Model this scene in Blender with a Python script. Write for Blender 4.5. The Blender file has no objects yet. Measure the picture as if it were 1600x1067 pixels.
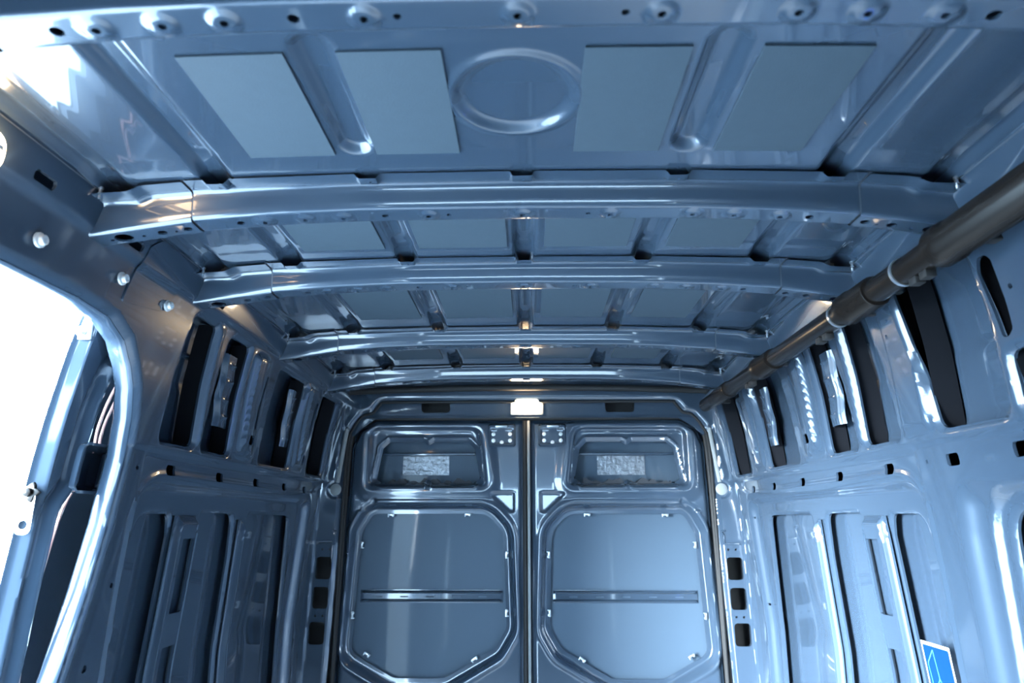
import bpy, math, random
import numpy as np
from mathutils import Vector, Matrix

random.seed(4)
C = bpy.context.scene.collection
sc = bpy.context.scene
ZC = 1.25                      # camera height above the load floor; all design heights below are relative to it

# ------------------------------------------------------------------ camera, sky, exposure
FPX = 1080.0
cam_d = bpy.data.cameras.new('camera')
cam = bpy.data.objects.new('camera', cam_d)
C.objects.link(cam)
cam_d.sensor_width = 36.0
cam_d.lens = FPX / 1600 * 36.0
cam_d.clip_start = 0.02
_y = Vector((28, 283.5, FPX)).normalized()
_u = Vector((0, -FPX, 283.5)).normalized()
_x = _y.cross(_u)
if _x.x < 0:
    _x = -_x
# rows are the world axes seen from the camera (right, down, forward)
_M = Matrix((_x, _y, _u))
right = _M @ Vector((1, 0, 0)); up = _M @ Vector((0, -1, 0)); back = _M @ Vector((0, 0, -1))
R = Matrix((right, up, back)).transposed().to_4x4()
R.translation = Vector((0.01, 0, ZC))
cam.matrix_world = R
sc.camera = cam
cam_d.dof.use_dof = True
cam_d.dof.focus_distance = 1.9
cam_d.dof.aperture_fstop = 4.0

world = bpy.data.worlds.new('sky')
sc.world = world
world.use_nodes = True
bgn = world.node_tree.nodes['Background']
bgn.inputs[0].default_value = (0.49, 0.75, 1.0, 1)
bgn.inputs[1].default_value = 15.0

sun_d = bpy.data.lights.new('sun', 'SUN')
sun_d.energy = 60.0
sun_d.angle = math.radians(35)
sun_d.color = (0.80, 0.92, 1.0)
sun = bpy.data.objects.new('sun', sun_d)
C.objects.link(sun)
sun.rotation_euler = Vector((.77, .62, -.13)).to_track_quat('-Z', 'Y').to_euler()   # hazy low sun shining in through the sliding-door opening
sun.location = (-6, -4, 4)

sc.cycles.sample_clamp_indirect = 5.0
sc.view_settings.view_transform = 'Standard'
sc.view_settings.look = 'None'
sc.view_settings.gamma = 1
sc.view_settings.use_curve_mapping = False
sc.view_settings.exposure = 0.90

# ------------------------------------------------------------------ materials
def mat(name, col, rough=0.4, metal=0.0, coat=0.0, var=0.0, scale=8.0, spec=0.5, emit=None, strength=0.0, bump=0.0, bscale=300.0, rvar=0.0):
    m = bpy.data.materials.new(name)
    m.use_nodes = True
    nt = m.node_tree
    b = nt.nodes['Principled BSDF']
    b.inputs['Base Color'].default_value = (*col, 1)
    b.inputs['Roughness'].default_value = rough
    b.inputs['Metallic'].default_value = metal
    b.inputs['Coat Weight'].default_value = coat
    b.inputs['Coat Roughness'].default_value = 0.04
    b.inputs['Specular IOR Level'].default_value = spec
    tc = nt.nodes.new('ShaderNodeTexCoord')
    if var or rvar:
        n = nt.nodes.new('ShaderNodeTexNoise')
        n.inputs['Scale'].default_value = scale
        n.inputs['Detail'].default_value = 5
        nt.links.new(tc.outputs['Object'], n.inputs['Vector'])
    if var:
        r = nt.nodes.new('ShaderNodeMix'); r.data_type = 'RGBA'
        r.inputs[6].default_value = (*[c * (1 - var) for c in col], 1)
        r.inputs[7].default_value = (*[min(1, c * (1 + var)) for c in col], 1)
        nt.links.new(n.outputs['Fac'], r.inputs[0])
        nt.links.new(r.outputs[2], b.inputs['Base Color'])
    if rvar:
        mr = nt.nodes.new('ShaderNodeMapRange')
        mr.inputs[3].default_value = max(0, rough - rvar); mr.inputs[4].default_value = rough + rvar
        nt.links.new(n.outputs['Fac'], mr.inputs[0])
        nt.links.new(mr.outputs[0], b.inputs['Roughness'])
    if bump:
        n2 = nt.nodes.new('ShaderNodeTexNoise'); n2.inputs['Scale'].default_value = bscale
        nt.links.new(tc.outputs['Object'], n2.inputs['Vector'])
        bp = nt.nodes.new('ShaderNodeBump'); bp.inputs['Strength'].default_value = bump; bp.inputs['Distance'].default_value = 0.002
        nt.links.new(n2.outputs['Fac'], bp.inputs['Height'])
        nt.links.new(bp.outputs['Normal'], b.inputs['Normal'])
    if emit:
        b.inputs['Emission Color'].default_value = (*emit, 1)
        b.inputs['Emission Strength'].default_value = strength
    return m

PAINT = mat('blue_grey_paint', (0.040, 0.064, 0.098), rough=0.24, metal=0.22, coat=1.0, var=0.05, scale=5)
DULL = mat('dull_door_skin', (0.056, 0.088, 0.128), rough=0.5, metal=0.1, coat=0.12, spec=0.3, var=0.05, scale=5)
SHADE_BLACK = mat('shade_black', (0.008, 0.009, 0.012), rough=0.7, metal=0.0, spec=0.1, coat=0.0, var=0.2, scale=6)  # near-black colour standing in for shade in cavities and cab
PAD = mat('damping_pad', (0.037, 0.060, 0.083), rough=0.75, var=0.08, scale=60, bump=0.25, bscale=500)
BLACK = mat('black_plastic', (0.010, 0.008, 0.007), rough=0.26, spec=0.22, coat=0.0, var=0.2, scale=20)
RUBBER_SHADE = mat('black_rubber_and_shade', (0.012, 0.012, 0.013), rough=0.65)  # seals and mounts; also the cavity backs, where black stands for shade
STEEL = mat('bare_steel', (0.62, 0.66, 0.70), rough=0.28, metal=0.9, var=0.1, scale=40)
PLUG = mat('grey_plug', (0.22, 0.24, 0.25), rough=0.6)
FOIL = mat('crinkled_foil', (0.26, 0.28, 0.31), rough=0.35, metal=0.6, var=0.5, scale=70, bump=1.0, bscale=130)
NUT = mat('pale_nut', (0.72, 0.76, 0.78), rough=0.35, metal=0.3)
BLUE = mat('sticker_blue', (0.0, 0.026, 0.34), rough=0.4)
WHITE = mat('sticker_white', (0.6, 0.62, 0.64), rough=0.4)
CYAN = mat('sticker_line', (0.07, 0.32, 0.5), rough=0.4)
LENS = mat('lamp_lens', (0.9, 0.85, 0.75), rough=0.3, emit=(1.0, 0.72, 0.42), strength=40)
LENS2 = mat('side_lamp_lens', (0.9, 0.85, 0.75), rough=0.3, emit=(1.0, 0.66, 0.36), strength=26)
LAMPB = mat('lamp_base', (0.5, 0.48, 0.45), rough=0.4)
WIRE = mat('copper_pink_wire', (0.55, 0.30, 0.26), rough=0.35)
FLOORM = mat('floor_board', (0.36, 0.37, 0.38), rough=0.5, var=0.2, scale=6)
GROUND = mat('pale_concrete', (0.62, 0.63, 0.63), rough=0.85, var=0.08, scale=2)
DARK = mat('dark_foam', (0.03, 0.035, 0.045), rough=0.7)
SEAM = mat('seam_sealer', (0.05, 0.065, 0.085), rough=0.5)

# ------------------------------------------------------------------ object helpers
def origin_of(p):
    v = Vector((0, 0, 0))
    while p is not None:
        v = v + p.location
        p = p.parent
    return v

def tag(o, label=None, cat=None, group=None, kind=None):
    if label: o['label'] = label
    if cat: o['category'] = cat
    if group: o['group'] = group
    if kind: o['kind'] = kind
    return o

def empty(name, loc):
    o = bpy.data.objects.new(name, None)
    C.objects.link(o)
    o.location = (loc[0], loc[1], loc[2] + ZC)
    o.empty_display_size = 0.05
    return o

def make(name, V, F, m, parent=None, org=None, smooth=True, sharp=38):
    """V in design coordinates (z relative to the camera height)."""
    V = np.asarray(V, float).copy()
    V[:, 2] += ZC
    if parent is not None:
        o0 = np.array(origin_of(parent))
    elif org is not None:
        o0 = np.array([org[0], org[1], org[2] + ZC])
    else:
        o0 = np.array([(V[:, 0].min() + V[:, 0].max()) / 2, (V[:, 1].min() + V[:, 1].max()) / 2, V[:, 2].min()])
    V = V - o0
    me = bpy.data.meshes.new(name)
    if isinstance(F, np.ndarray):
        n = len(F); k = F.shape[1]
        me.vertices.add(len(V)); me.vertices.foreach_set('co', V.astype(np.float32).ravel())
        me.loops.add(n * k); me.loops.foreach_set('vertex_index', F.astype(np.int32).ravel())
        me.polygons.add(n)
        me.polygons.foreach_set('loop_start', np.arange(0, n * k, k, dtype=np.int32))
        me.update(calc_edges=True)
    else:
        me.from_pydata([tuple(v) for v in V], [], [tuple(f) for f in F])
    me.validate()
    if smooth:
        me.polygons.foreach_set('use_smooth', np.ones(len(me.polygons), dtype=bool))
        me.set_sharp_from_angle(angle=math.radians(sharp))
    me.update()
    me.materials.append(m)
    o = bpy.data.objects.new(name, me)
    C.objects.link(o)
    if parent is not None:
        o.parent = parent
    else:
        o.location = o0
    return o

def place(src, parent, pos, rot=None):
    """a copy of a small piece modelled round its own origin, put at pos (design coordinates)."""
    o = src.copy()
    C.objects.link(o)
    o.parent = parent
    o.location = Vector((pos[0], pos[1], pos[2] + ZC)) - origin_of(parent)
    if rot is not None:
        o.rotation_euler = rot
    return o

class Piece:
    """makes the first instance of a small repeated piece, then copies of it"""
    def __init__(self, name, V, F, m, sharp=38):
        self.a = (name, np.asarray(V, float), F, m, sharp); self.o = None
    def put(self, parent, pos, rot=(0, 0, 0)):
        if self.o is None:
            n, V, F, m, sh = self.a
            o = make(n, V, F, m, None, org=(0, 0, 0), sharp=sh) if False else self._first(n, V, F, m, sh)
            self.o = o
            o.parent = parent
            o.location = Vector((pos[0], pos[1], pos[2] + ZC)) - origin_of(parent)
            o.rotation_euler = rot
            return o
        return place(self.o, parent, pos, rot)
    def _first(self, n, V, F, m, sh):
        V = V.copy(); V[:, 2] -= ZC
        return make(n, V, F, m, None, org=(0, 0, -ZC), sharp=sh)

def box(x0, x1, y0, y1, z0, z1, b=0.0):
    """box, chamfered on its edges by b"""
    if b <= 0:
        V = [(x, y, z) for x in (x0, x1) for y in (y0, y1) for z in (z0, z1)]
        F = [(0, 1, 3, 2), (4, 6, 7, 5), (0, 4, 5, 1), (2, 3, 7, 6), (0, 2, 6, 4), (1, 5, 7, 3)]
        return np.array(V, float), F
    import bmesh
    bm = bmesh.new()
    bmesh.ops.create_cube(bm, size=1)
    for v in bm.verts:
        v.co = Vector(((x0 + x1) / 2 + v.co.x * (x1 - x0), (y0 + y1) / 2 + v.co.y * (y1 - y0), (z0 + z1) / 2 + v.co.z * (z1 - z0)))
    bmesh.ops.bevel(bm, geom=bm.edges[:], offset=b, segments=2, affect='EDGES', profile=0.5)
    bm.verts.index_update()
    V = np.array([tuple(v.co) for v in bm.verts]); F = [[v.index for v in f.verts] for f in bm.faces]
    bm.free()
    return V, F

def join(*parts):
    V = []; F = []; n = 0
    for v, f in parts:
        V.append(np.asarray(v, float)); F += [tuple(int(i) + n for i in q) for q in f]; n += len(v)
    return np.vstack(V), F

def lathe(prof, n=20, axis='y'):
    """prof: (along, radius) pairs"""
    V = []; F = []
    for a, r in prof:
        for k in range(n):
            t = 2 * math.pi * k / n
            p = (r * math.cos(t), a, r * math.sin(t))
            if axis == 'z': p = (r * math.cos(t), r * math.sin(t), a)
            if axis == 'x': p = (a, r * math.cos(t), r * math.sin(t))
            V.append(p)
    for i in range(len(prof) - 1):
        for k in range(n):
            F.append((i * n + k, i * n + (k + 1) % n, (i + 1) * n + (k + 1) % n, (i + 1) * n + k))
    F.append(tuple(range(n))); F.append(tuple(range((len(prof) - 1) * n, len(prof) * n)))
    return np.array(V), F

def tube(pts, r, n=8, sub=6):
    """tube through points (Catmull-Rom)"""
    P = [np.array(p, float) for p in pts]
    P = [2 * P[0] - P[1]] + P + [2 * P[-1] - P[-2]]
    path = []
    for i in range(1, len(P) - 2):
        for k in range(sub):
            t = k / sub
            a, b, c, d = P[i - 1], P[i], P[i + 1], P[i + 2]
            path.append(0.5 * ((2 * b) + (c - a) * t + (2 * a - 5 * b + 4 * c - d) * t * t + (3 * b - a - 3 * c + d) * t ** 3))
    path.append(P[-2])
    V = []; F = []
    ref = np.array([0.31, 0.17, 0.93])
    for i, p in enumerate(path):
        t = path[min(i + 1, len(path) - 1)] - path[max(i - 1, 0)]
        t = t / (np.linalg.norm(t) + 1e-9)
        a = np.cross(t, ref); a /= np.linalg.norm(a); b = np.cross(t, a)
        for k in range(n):
            th = 2 * math.pi * k / n
            V.append(p + r * (math.cos(th) * a + math.sin(th) * b))
    for i in range(len(path) - 1):
        for k in range(n):
            F.append((i * n + k, i * n + (k + 1) % n, (i + 1) * n + (k + 1) % n, (i + 1) * n + k))
    F.append(tuple(range(n))); F.append(tuple(range((len(path) - 1) * n, len(path) * n)))
    return np.array(V), F

# ------------------------------------------------------------------ pressed sheet metal: signed distances on a grid
def smooth01(t):
    t = np.clip(t, 0, 1)
    return t * t * (3 - 2 * t)

def rrect(u0, u1, v0, v1, r):
    cx, cy, hx, hy = (u0 + u1) / 2, (v0 + v1) / 2, abs(u1 - u0) / 2, abs(v1 - v0) / 2
    r = min(r, hx, hy)
    def f(U, V):
        qx = np.abs(U - cx) - hx + r; qy = np.abs(V - cy) - hy + r
        return np.hypot(np.maximum(qx, 0), np.maximum(qy, 0)) + np.minimum(np.maximum(qx, qy), 0) - r
    f.bb = (min(u0, u1), max(u0, u1), min(v0, v1), max(v0, v1))
    return f

def circ(u, v, r):
    def f(U, V):
        return np.hypot(U - u, V - v) - r
    f.bb = (u - r, u + r, v - r, v + r)
    return f

def fillet(pts, r, n=6):
    out = []
    m = len(pts)
    rr = r if isinstance(r, (list, tuple)) else [r] * m
    for i in range(m):
        a, b, c = (np.array(pts[(i - 1) % m], float), np.array(pts[i], float), np.array(pts[(i + 1) % m], float))
        if rr[i] <= 0:
            out.append(tuple(b)); continue
        d1 = a - b; l1 = np.linalg.norm(d1); d1 /= l1
        d2 = c - b; l2 = np.linalg.norm(d2); d2 /= l2
        ang = math.acos(max(-1, min(1, float(d1 @ d2))))
        if ang > math.pi - 0.05:
            out.append(tuple(b)); continue
        t = min(rr[i] / math.tan(ang / 2), l1 * 0.48, l2 * 0.48)
        p0 = b + d1 * t; p1 = b + d2 * t
        for k in range(n + 1):
            s = k / n
            out.append(tuple((1 - s) ** 2 * p0 + 2 * s * (1 - s) * b + s * s * p1))
    return out

def poly(pts, r=0.0, n=6):
    P = np.array(fillet(pts, r, n) if (isinstance(r, (list, tuple)) or r > 0) else pts, float)
    def f(U, V):
        sh = U.shape; u = U.ravel(); v = V.ravel()
        d = np.full(u.shape, 1e9); ins = np.zeros(u.shape, bool)
        for i in range(len(P)):
            a = P[i - 1]; b = P[i]
            ex, ey = b[0] - a[0], b[1] - a[1]
            wx, wy = u - a[0], v - a[1]
            t = np.clip((wx * ex + wy * ey) / (ex * ex + ey * ey + 1e-12), 0, 1)
            d = np.minimum(d, (wx - ex * t) ** 2 + (wy - ey * t) ** 2)
            c = (a[1] > v) != (b[1] > v)
            if abs(ey) > 1e-12:
                ins ^= c & (u < ex * (v - a[1]) / ey + a[0])
        return (np.where(ins, -1, 1) * np.sqrt(d)).reshape(sh)
    f.bb = (P[:, 0].min(), P[:, 0].max(), P[:, 1].min(), P[:, 1].max())
    f.P = P
    return f

def inv(f):
    g = lambda U, V: -f(U, V)
    return g

def grow(f, k):
    g = lambda U, V: f(U, V) - k
    if hasattr(f, 'bb'):
        b = f.bb; g.bb = (b[0] - k, b[1] + k, b[2] - k, b[3] + k)
    return g

def local(f, U, V, pad=0.12):
    """distance, evaluated only near the shape (far away just a big number)"""
    if not hasattr(f, 'bb'):
        return f(U, V)
    b = f.bb
    m = (U > b[0] - pad) & (U < b[1] + pad) & (V > b[2] - pad) & (V < b[3] + pad)
    D = np.full(U.shape, 1.0)
    if m.any():
        D[m] = f(U[m], V[m])
    return D

def sheet(us, vs, depth, mapf, holes=(), lip=((0.004, 0.0),)):
    us = np.asarray(us, float); vs = np.asarray(vs, float)
    U, V = np.meshgrid(us, vs, indexing='ij')
    hu = np.gradient(us)[:, None] * np.ones_like(V); hv = np.gradient(vs)[None, :] * np.ones_like(U)
    h = np.sqrt(hu * hv)
    def HS(u, v):
        D = np.full(u.shape, 1.0)
        for f in holes:
            D = np.minimum(D, local(f, u, v, 0.05))
        return D
    nu, nv = U.shape
    if holes:
        for it in range(2):
            H = HS(U, V)
            m = np.abs(H) < (0.72 * h if it == 0 else 0.25 * h)
            if m.any():
                u, v, e = U[m], V[m], 1e-4
                gx = (HS(u + e, v) - HS(u - e, v)) / (2 * e); gy = (HS(u, v + e) - HS(u, v - e)) / (2 * e)
                g = np.maximum(np.hypot(gx, gy), 0.3)
                U[m] = u - H[m] * gx / g ** 2; V[m] = v - H[m] * gy / g ** 2
    D = depth(U, V) if depth else np.zeros_like(U)
    P = mapf(U, V, D).reshape(-1, 3)
    idx = np.arange(nu * nv).reshape(nu, nv)
    Q = np.stack([idx[:-1, :-1], idx[1:, :-1], idx[1:, 1:], idx[:-1, 1:]], -1).reshape(-1, 4)
    if holes:
        cu = U.ravel()[Q].mean(1); cv = V.ravel()[Q].mean(1)
        Q = Q[HS(cu, cv) > 0]
        if lip:
            E = np.concatenate([Q[:, [0, 1]], Q[:, [1, 2]], Q[:, [2, 3]], Q[:, [3, 0]]])
            key = np.sort(E, 1)
            k1 = key[:, 0].astype(np.int64) * (nu * nv) + key[:, 1]
            _, first, cnt = np.unique(k1, return_index=True, return_counts=True)
            B = E[first[cnt == 1]]
            Hf = np.abs(HS(U, V)).ravel()
            B = B[(Hf[B[:, 0]] < 1.5e-3) & (Hf[B[:, 1]] < 1.5e-3)]
            if len(B):
                ids = np.unique(B); u = U.ravel()[ids]; v = V.ravel()[ids]; e = 1e-4
                gx = (HS(u + e, v) - HS(u - e, v)) / (2 * e); gy = (HS(u, v + e) - HS(u, v - e)) / (2 * e)
                dd = D.ravel()[ids]
                prev = ids
                for (dl, aw) in lip:
                    NP = mapf(u + gx * aw, v + gy * aw, dd + dl)
                    new = np.arange(len(P), len(P) + len(ids))
                    P = np.vstack([P, NP])
                    lut = dict(zip(ids.tolist(), range(len(ids))))
                    a = np.array([lut[i] for i in B[:, 0].tolist()]); b = np.array([lut[i] for i in B[:, 1].tolist()])
                    Q = np.vstack([Q, np.stack([prev[b], prev[a], new[a], new[b]], -1)])
                    prev = new
    used = np.unique(Q)
    lut = np.full(len(P), -1, int); lut[used] = np.arange(len(used))
    return P[used], lut[Q]

def lin(a, b, h):
    return np.linspace(a, b, max(2, int(round(abs(b - a) / h)) + 1))

def axis_lin(*seg):
    """seg: a, b, step, next end, step ..."""
    out = [seg[0]]
    i = 1
    while i < len(seg):
        out += list(lin(out[-1], seg[i], seg[i + 1])[1:])
        i += 2
    return np.array(out)

def band(U, a, b, w):
    return smooth01((U - a) / w + 0.5) * smooth01((b - U) / w + 0.5)

# ------------------------------------------------------------------ the van's cross-section
_zt = np.array([-1.3, -.9, -.37, .03, .13, .21, .35, .47, .53, .58, .62])
_wt = np.array([.90, .905, .905, .872, .862, .852, .828, .797, .775, .756, .742])
_zd = np.linspace(-1.3, .62, 400)
_wd = np.interp(_zd, _zt, _wt)
_k = np.hanning(17); _k /= _k.sum()
_wd = np.convolve(np.pad(_wd, 8, mode='edge'), _k, 'valid')
def w(z):
    return np.interp(z, _zd, _wd)

def wallmap(s, off=0.0):
    def f(U, V, D):
        return np.stack([s * (w(V) + D + off), U, V], -1)
    return f

ZTOP = 0.578
Y0, Y1 = -0.25, 2.985          # load-space length built here

# ---- openings in the upper side wall, mirrored on both sides (Y, z)
UP = [
    ([(1.605, .187), (1.772, .187), (1.705, .49), (1.585, .49)], .022),
    ([(1.815, .187), (1.985, .187), (1.925, .49), (1.79, .49)], .022),
    ([(2.21, .187), (2.49, .187), (2.45, .485), (2.175, .485)], .02),
    ([(2.69, .187), (2.90, .187), (2.86, .485), (2.655, .485)], .02),
]
UPR = [([(1.235, .185), (1.45, .187), (1.435, .49), (1.195, .49), (1.205, .37)], .028),
       ([(0.62, .185), (1.20, .185), (1.185, .288), (0.62, .288)], .022),
       ([(0.62, .33), (1.03, .33), (1.03, .47), (0.62, .47)], .03)]
SLIM = [rrect(2.075, 2.105, .275, .44, .013), rrect(2.065, 2.115, .228, .256, .006),
        rrect(2.60, 2.63, .30, .445, .013), rrect(2.59, 2.64, .215, .25, .006)]
BELT = [1.437, 1.70, 1.975, 2.245, 2.51, 2.735, 2.93]
DOOR = poly([(0.25, .40), (1.20, .405), (1.30, .397), (1.375, .368), (1.425, .325), (1.457, .285), (1.485, .22), (1.497, .14), (1.492, 0.0),
             (1.475, -.13), (1.452, -.25), (1.43, -.36), (1.40, -.60), (1.385, -1.2), (0.25, -1.2)], [.06, 0, 0, 0, 0, 0, 0, 0, 0, 0, 0, 0, 0, .05, .05])
LOW1 = poly([(1.615, -1.1), (1.60, -.33), (1.585, -.11), (1.58, .10), (2.845, .10), (2.845, -1.1)], [.05, 0, 0, .12, .07, .05])
LOW2 = poly([(0.35, -1.1), (0.35, .085), (1.455, .085), (1.475, -.02), (1.50, -.33), (1.50, -1.1)], [.05, .08, .10, 0, 0, .05])
LOW2I = poly([(0.42, -1.0), (0.42, .03), (1.36, .03), (1.40, -.30), (1.40, -1.0)], [.04, .06, .07, .05, .04])
# openings inside the first lower recess
LA = poly([(2.30, .028), (2.70, .028), (2.77, -.35), (2.79, -1.0), (2.36, -1.0)], [.02, .045, 0, .03, .03])
LB = poly([(1.965, .028), (2.185, .028), (2.205, -.10), (2.225, -.5), (2.24, -1.0), (1.965, -1.0)], [.015, .04, 0, 0, .03, .03])
LCp = poly([(1.645, .022), (1.795, .022), (1.81, -.03), (1.81, -1.0), (1.66, -1.0), (1.645, -.3)], [.06, .025, 0, .03, .03, 0])

def wall_depth(s):
    def f(U, V):
        D = np.zeros_like(U)
        # lower panel recess
        a = local(LOW1, U, V, .1)
        D += .026 * smooth01(-a / .030)
        D -= .004 * smooth01(1 - np.abs(a - .012) / .014)
        # rolled step under the window line
        D += .005 * smooth01((.168 - V) / .008)
        # seam of the overlapping sheet along the pillar
        D += .004 * smooth01((U - (1.566 + (.16 - V) * .05)) / .005) * smooth01((.17 - V) / .02)
        if s > 0:
            b = local(LOW2, U, V, .1)
            D += .022 * smooth01(-b / .055)
            c = local(grow(LOW2I, .045), U, V, .1)
            D += .014 * smooth01(-c / .02)
        # pillars between the upper openings: rolled ribs
        hgt = smooth01((V - .18) / .03) * smooth01((.50 - V) / .03)
        for (y0, y1, amp) in ((1.475, 1.575, .010 if s > 0 else 0), (1.785, 1.80, .006), (2.52, 2.63, .010), (2.94, 2.98, .006)):
            sl = -(V - .187) * .22
            D -= amp * band(U - sl, y0, y1, .014) * hgt
        D -= .016 * smooth01(1 - np.abs(U - (2.085 - (V - .187) * .22)) / .088) * hgt
        tap = np.clip((V - .20) / .22, 0, 1)
        D -= .012 * smooth01(1 - np.abs(U - (2.045 - (V - .187) * .25)) / (.006 + .012 * tap)) * smooth01((V - .205) / .03) * smooth01((.485 - V) / .02)
        D -= .010 * smooth01(1 - np.abs(U - (2.555 - (V - .187) * .25)) / (.006 + .010 * tap)) * smooth01((V - .205) / .03) * smooth01((.485 - V) / .02)
        # rolled edges round the openings
        allup = UP + (UPR if s > 0 else [])
        for p, r in allup:
            g = local(poly(p, r), U, V, .04)
            D += .009 * smooth01(1 - g / .011)
        for fn in ([LA, LB, LCp] + ([LOW2I] if s > 0 else [])):
            g = local(fn, U, V, .04)
            D += .006 * smooth01(1 - g / .010)
        # cant rail crease
        D -= .006 * smooth01((V - .505) / .012)
        if s < 0:
            g = local(DOOR, U, V, .1)
            D += .010 * smooth01(1 - g / .016) ** 2
        return D
    return f

ys_r = axis_lin(Y0, 0.95, .03, 1.0, .01, Y1, .0058)
ys_l = axis_lin(Y0, 0.6, .03, 0.8, .012, Y1, .0058)
zs = axis_lin(-1.25, -.66, .03, -.64, .01, ZTOP, .0058)

def upper_holes(s):
    H = [poly(p, r) for p, r in UP + (UPR if s > 0 else [])] + list(SLIM)
    for i, y in enumerate(BELT):
        if s < 0 and y < 1.6: continue
        H.append(rrect(y - .021 + .004 * (i > 4), y + .021 - .004 * (i > 4), .112, .137, .006))
    H += [LA, LB, LCp]
    if s > 0:
        H += [LOW2I, poly([(1.168, .31), (1.182, .312), (1.178, .43), (1.165, .452), (1.145, .452), (1.135, .44), (1.143, .37), (1.152, .32)], .012),
              rrect(1.213, 1.255, .112, .139, .006), rrect(.95, .995, .112, .139, .006)]
        H += [circ(1.53, .128, .005), circ(1.505, .40, .005), circ(1.12, .385, .005), circ(1.48, .43, .004), circ(1.555, .03, .004), circ(2.80, .02, .004), circ(2.83, .02, .004), circ(2.83, -.30, .005), circ(2.81, -.30, .005)]
    else:
        H += [DOOR, rrect(.968, 1.018, .526, .543, .006), rrect(1.235, 1.285, .526, .543, .006), rrect(1.62, 1.67, .526, .543, .006),
              circ(1.548, .12, .006), circ(1.548, -.13, .006), circ(1.515, -.29, .008)]
    return H

def build_wall(s, name):
    if s < 0:
        # the door cut-out gets a deep jamb, the others a short return: two passes share one object
        P, Q = sheet(ys_l, zs, wall_depth(s), wallmap(s), upper_holes(s), lip=((.006, 0.0),))
    else:
        P, Q = sheet(ys_r, zs, wall_depth(s), wallmap(s), upper_holes(s), lip=((.006, 0.0),))
    o = make(name, P, Q, PAINT, org=(s * .9, 1.5, -1.25))
    tag(o, kind='structure')
    return o

wall_right = build_wall(1, 'wall_right')
wall_left = build_wall(-1, 'wall_left')
tag(wall_right, 'right pressed steel side wall of the van with window-like openings over a belt of square holes', 'wall')
tag(wall_left, 'left pressed steel side wall of the van behind the open sliding door', 'wall')

# outer skins
def skin_depth(U, V):
    D = np.full_like(U, .072)
    D += .004 * smooth01((V - .335) / .01) * smooth01((.6 - V) / .05)
    D -= .004 * smooth01((.215 - V) / .012)
    return D
P, Q = sheet(lin(Y0, 3.12, .02), axis_lin(-1.25, -.7, .05, .60, .01), skin_depth, wallmap(1))
make('outer_skin', P, Q, PAINT, wall_right)
P, Q = sheet(axis_lin(Y0, 1.0, .03, 1.6, .01, 3.12, .03), axis_lin(-1.25, -.7, .05, .60, .01), skin_depth, wallmap(-1), [grow(DOOR, .03)], lip=())
make('outer_skin', P, Q, PAINT, wall_left)

# jamb of the sliding-door opening, a rolled strip that follows the cut-out
def jamb():
    pts = np.array(DOOR.P)
    i0 = int(np.argmax((pts[:, 0] > .24) & (pts[:, 1] > .30)))
    seq = [p for p in pts if True]
    # resample densely
    out = []
    for i in range(len(seq)):
        a = seq[i - 1]; b = seq[i]
        n = max(1, int(np.hypot(*(b - a)) / .02))
        for k in range(n):
            out.append(a + (b - a) * (k / n))
    out = np.array(out); n = len(out)
    t = np.roll(out, -2, 0) - np.roll(out, 2, 0)
    t /= np.linalg.norm(t, axis=1)[:, None]
    nrm = np.stack([t[:, 1], -t[:, 0]], 1)
    g = DOOR(out[:, 0] + nrm[:, 0] * .004, out[:, 1] + nrm[:, 1] * .004)
    nrm *= np.where(g > 0, 1, -1)[:, None]          # away from the opening
    prof = [(.013, .003), (.010, -.001), (.014, -.004), (.022, -.006), (.034, -.006), (.046, -.005), (.051, -.001), (.054, .010), (.072, .032)]
    V = []
    for d, aw in prof:
        q = out + nrm * aw
        V.append(np.stack([-(w(q[:, 1]) + d), q[:, 0], q[:, 1]], -1))
    F = []
    for i in range(len(prof) - 1):
        for k in range(n):
            F.append((i * n + k, i * n + (k + 1) % n, (i + 1) * n + (k + 1) % n, (i + 1) * n + k))
    return np.vstack(V), F
V, F = jamb()
o = make('door_jamb', V, F, PAINT, wall_left, sharp=60)
o['label'] = 'rolled flange round the sliding door opening'

# hat-section stiffening ribs that stand over the lower openings, and plates behind the upper ones
def rib(s, y_top, y_bot, zt, zb, wid, hgt, d0, slots=(), taper=.5):
    """vertical rib in wall coordinates: u across, v down the rib"""
    us = axis_lin(-wid / 2 - .008, wid / 2 + .008, .0035)
    vs = axis_lin(zb, zt, .0075)
    def dep(U, V):
        wv = wid / 2 * np.clip(taper + (1 - taper) * (zt - V) / .06, taper, 1)
        D = d0 - hgt * smooth01((wv - np.abs(U)) / .010) * smooth01((zt - V) / .02)
        D -= .002 * smooth01(1 - np.abs(np.abs(U) - wv + .012) / .004) * smooth01((zt - V - .01) / .02)
        return D
    def mp(U, V, D):
        yc = y_bot + (y_top - y_bot) * (V - zb) / (zt - zb)
        return np.stack([s * (w(V) + D), yc + U, V], -1)
    return sheet(us, vs, dep, mp, list(slots), lip=((.006, 0.0),) if slots else ())

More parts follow.
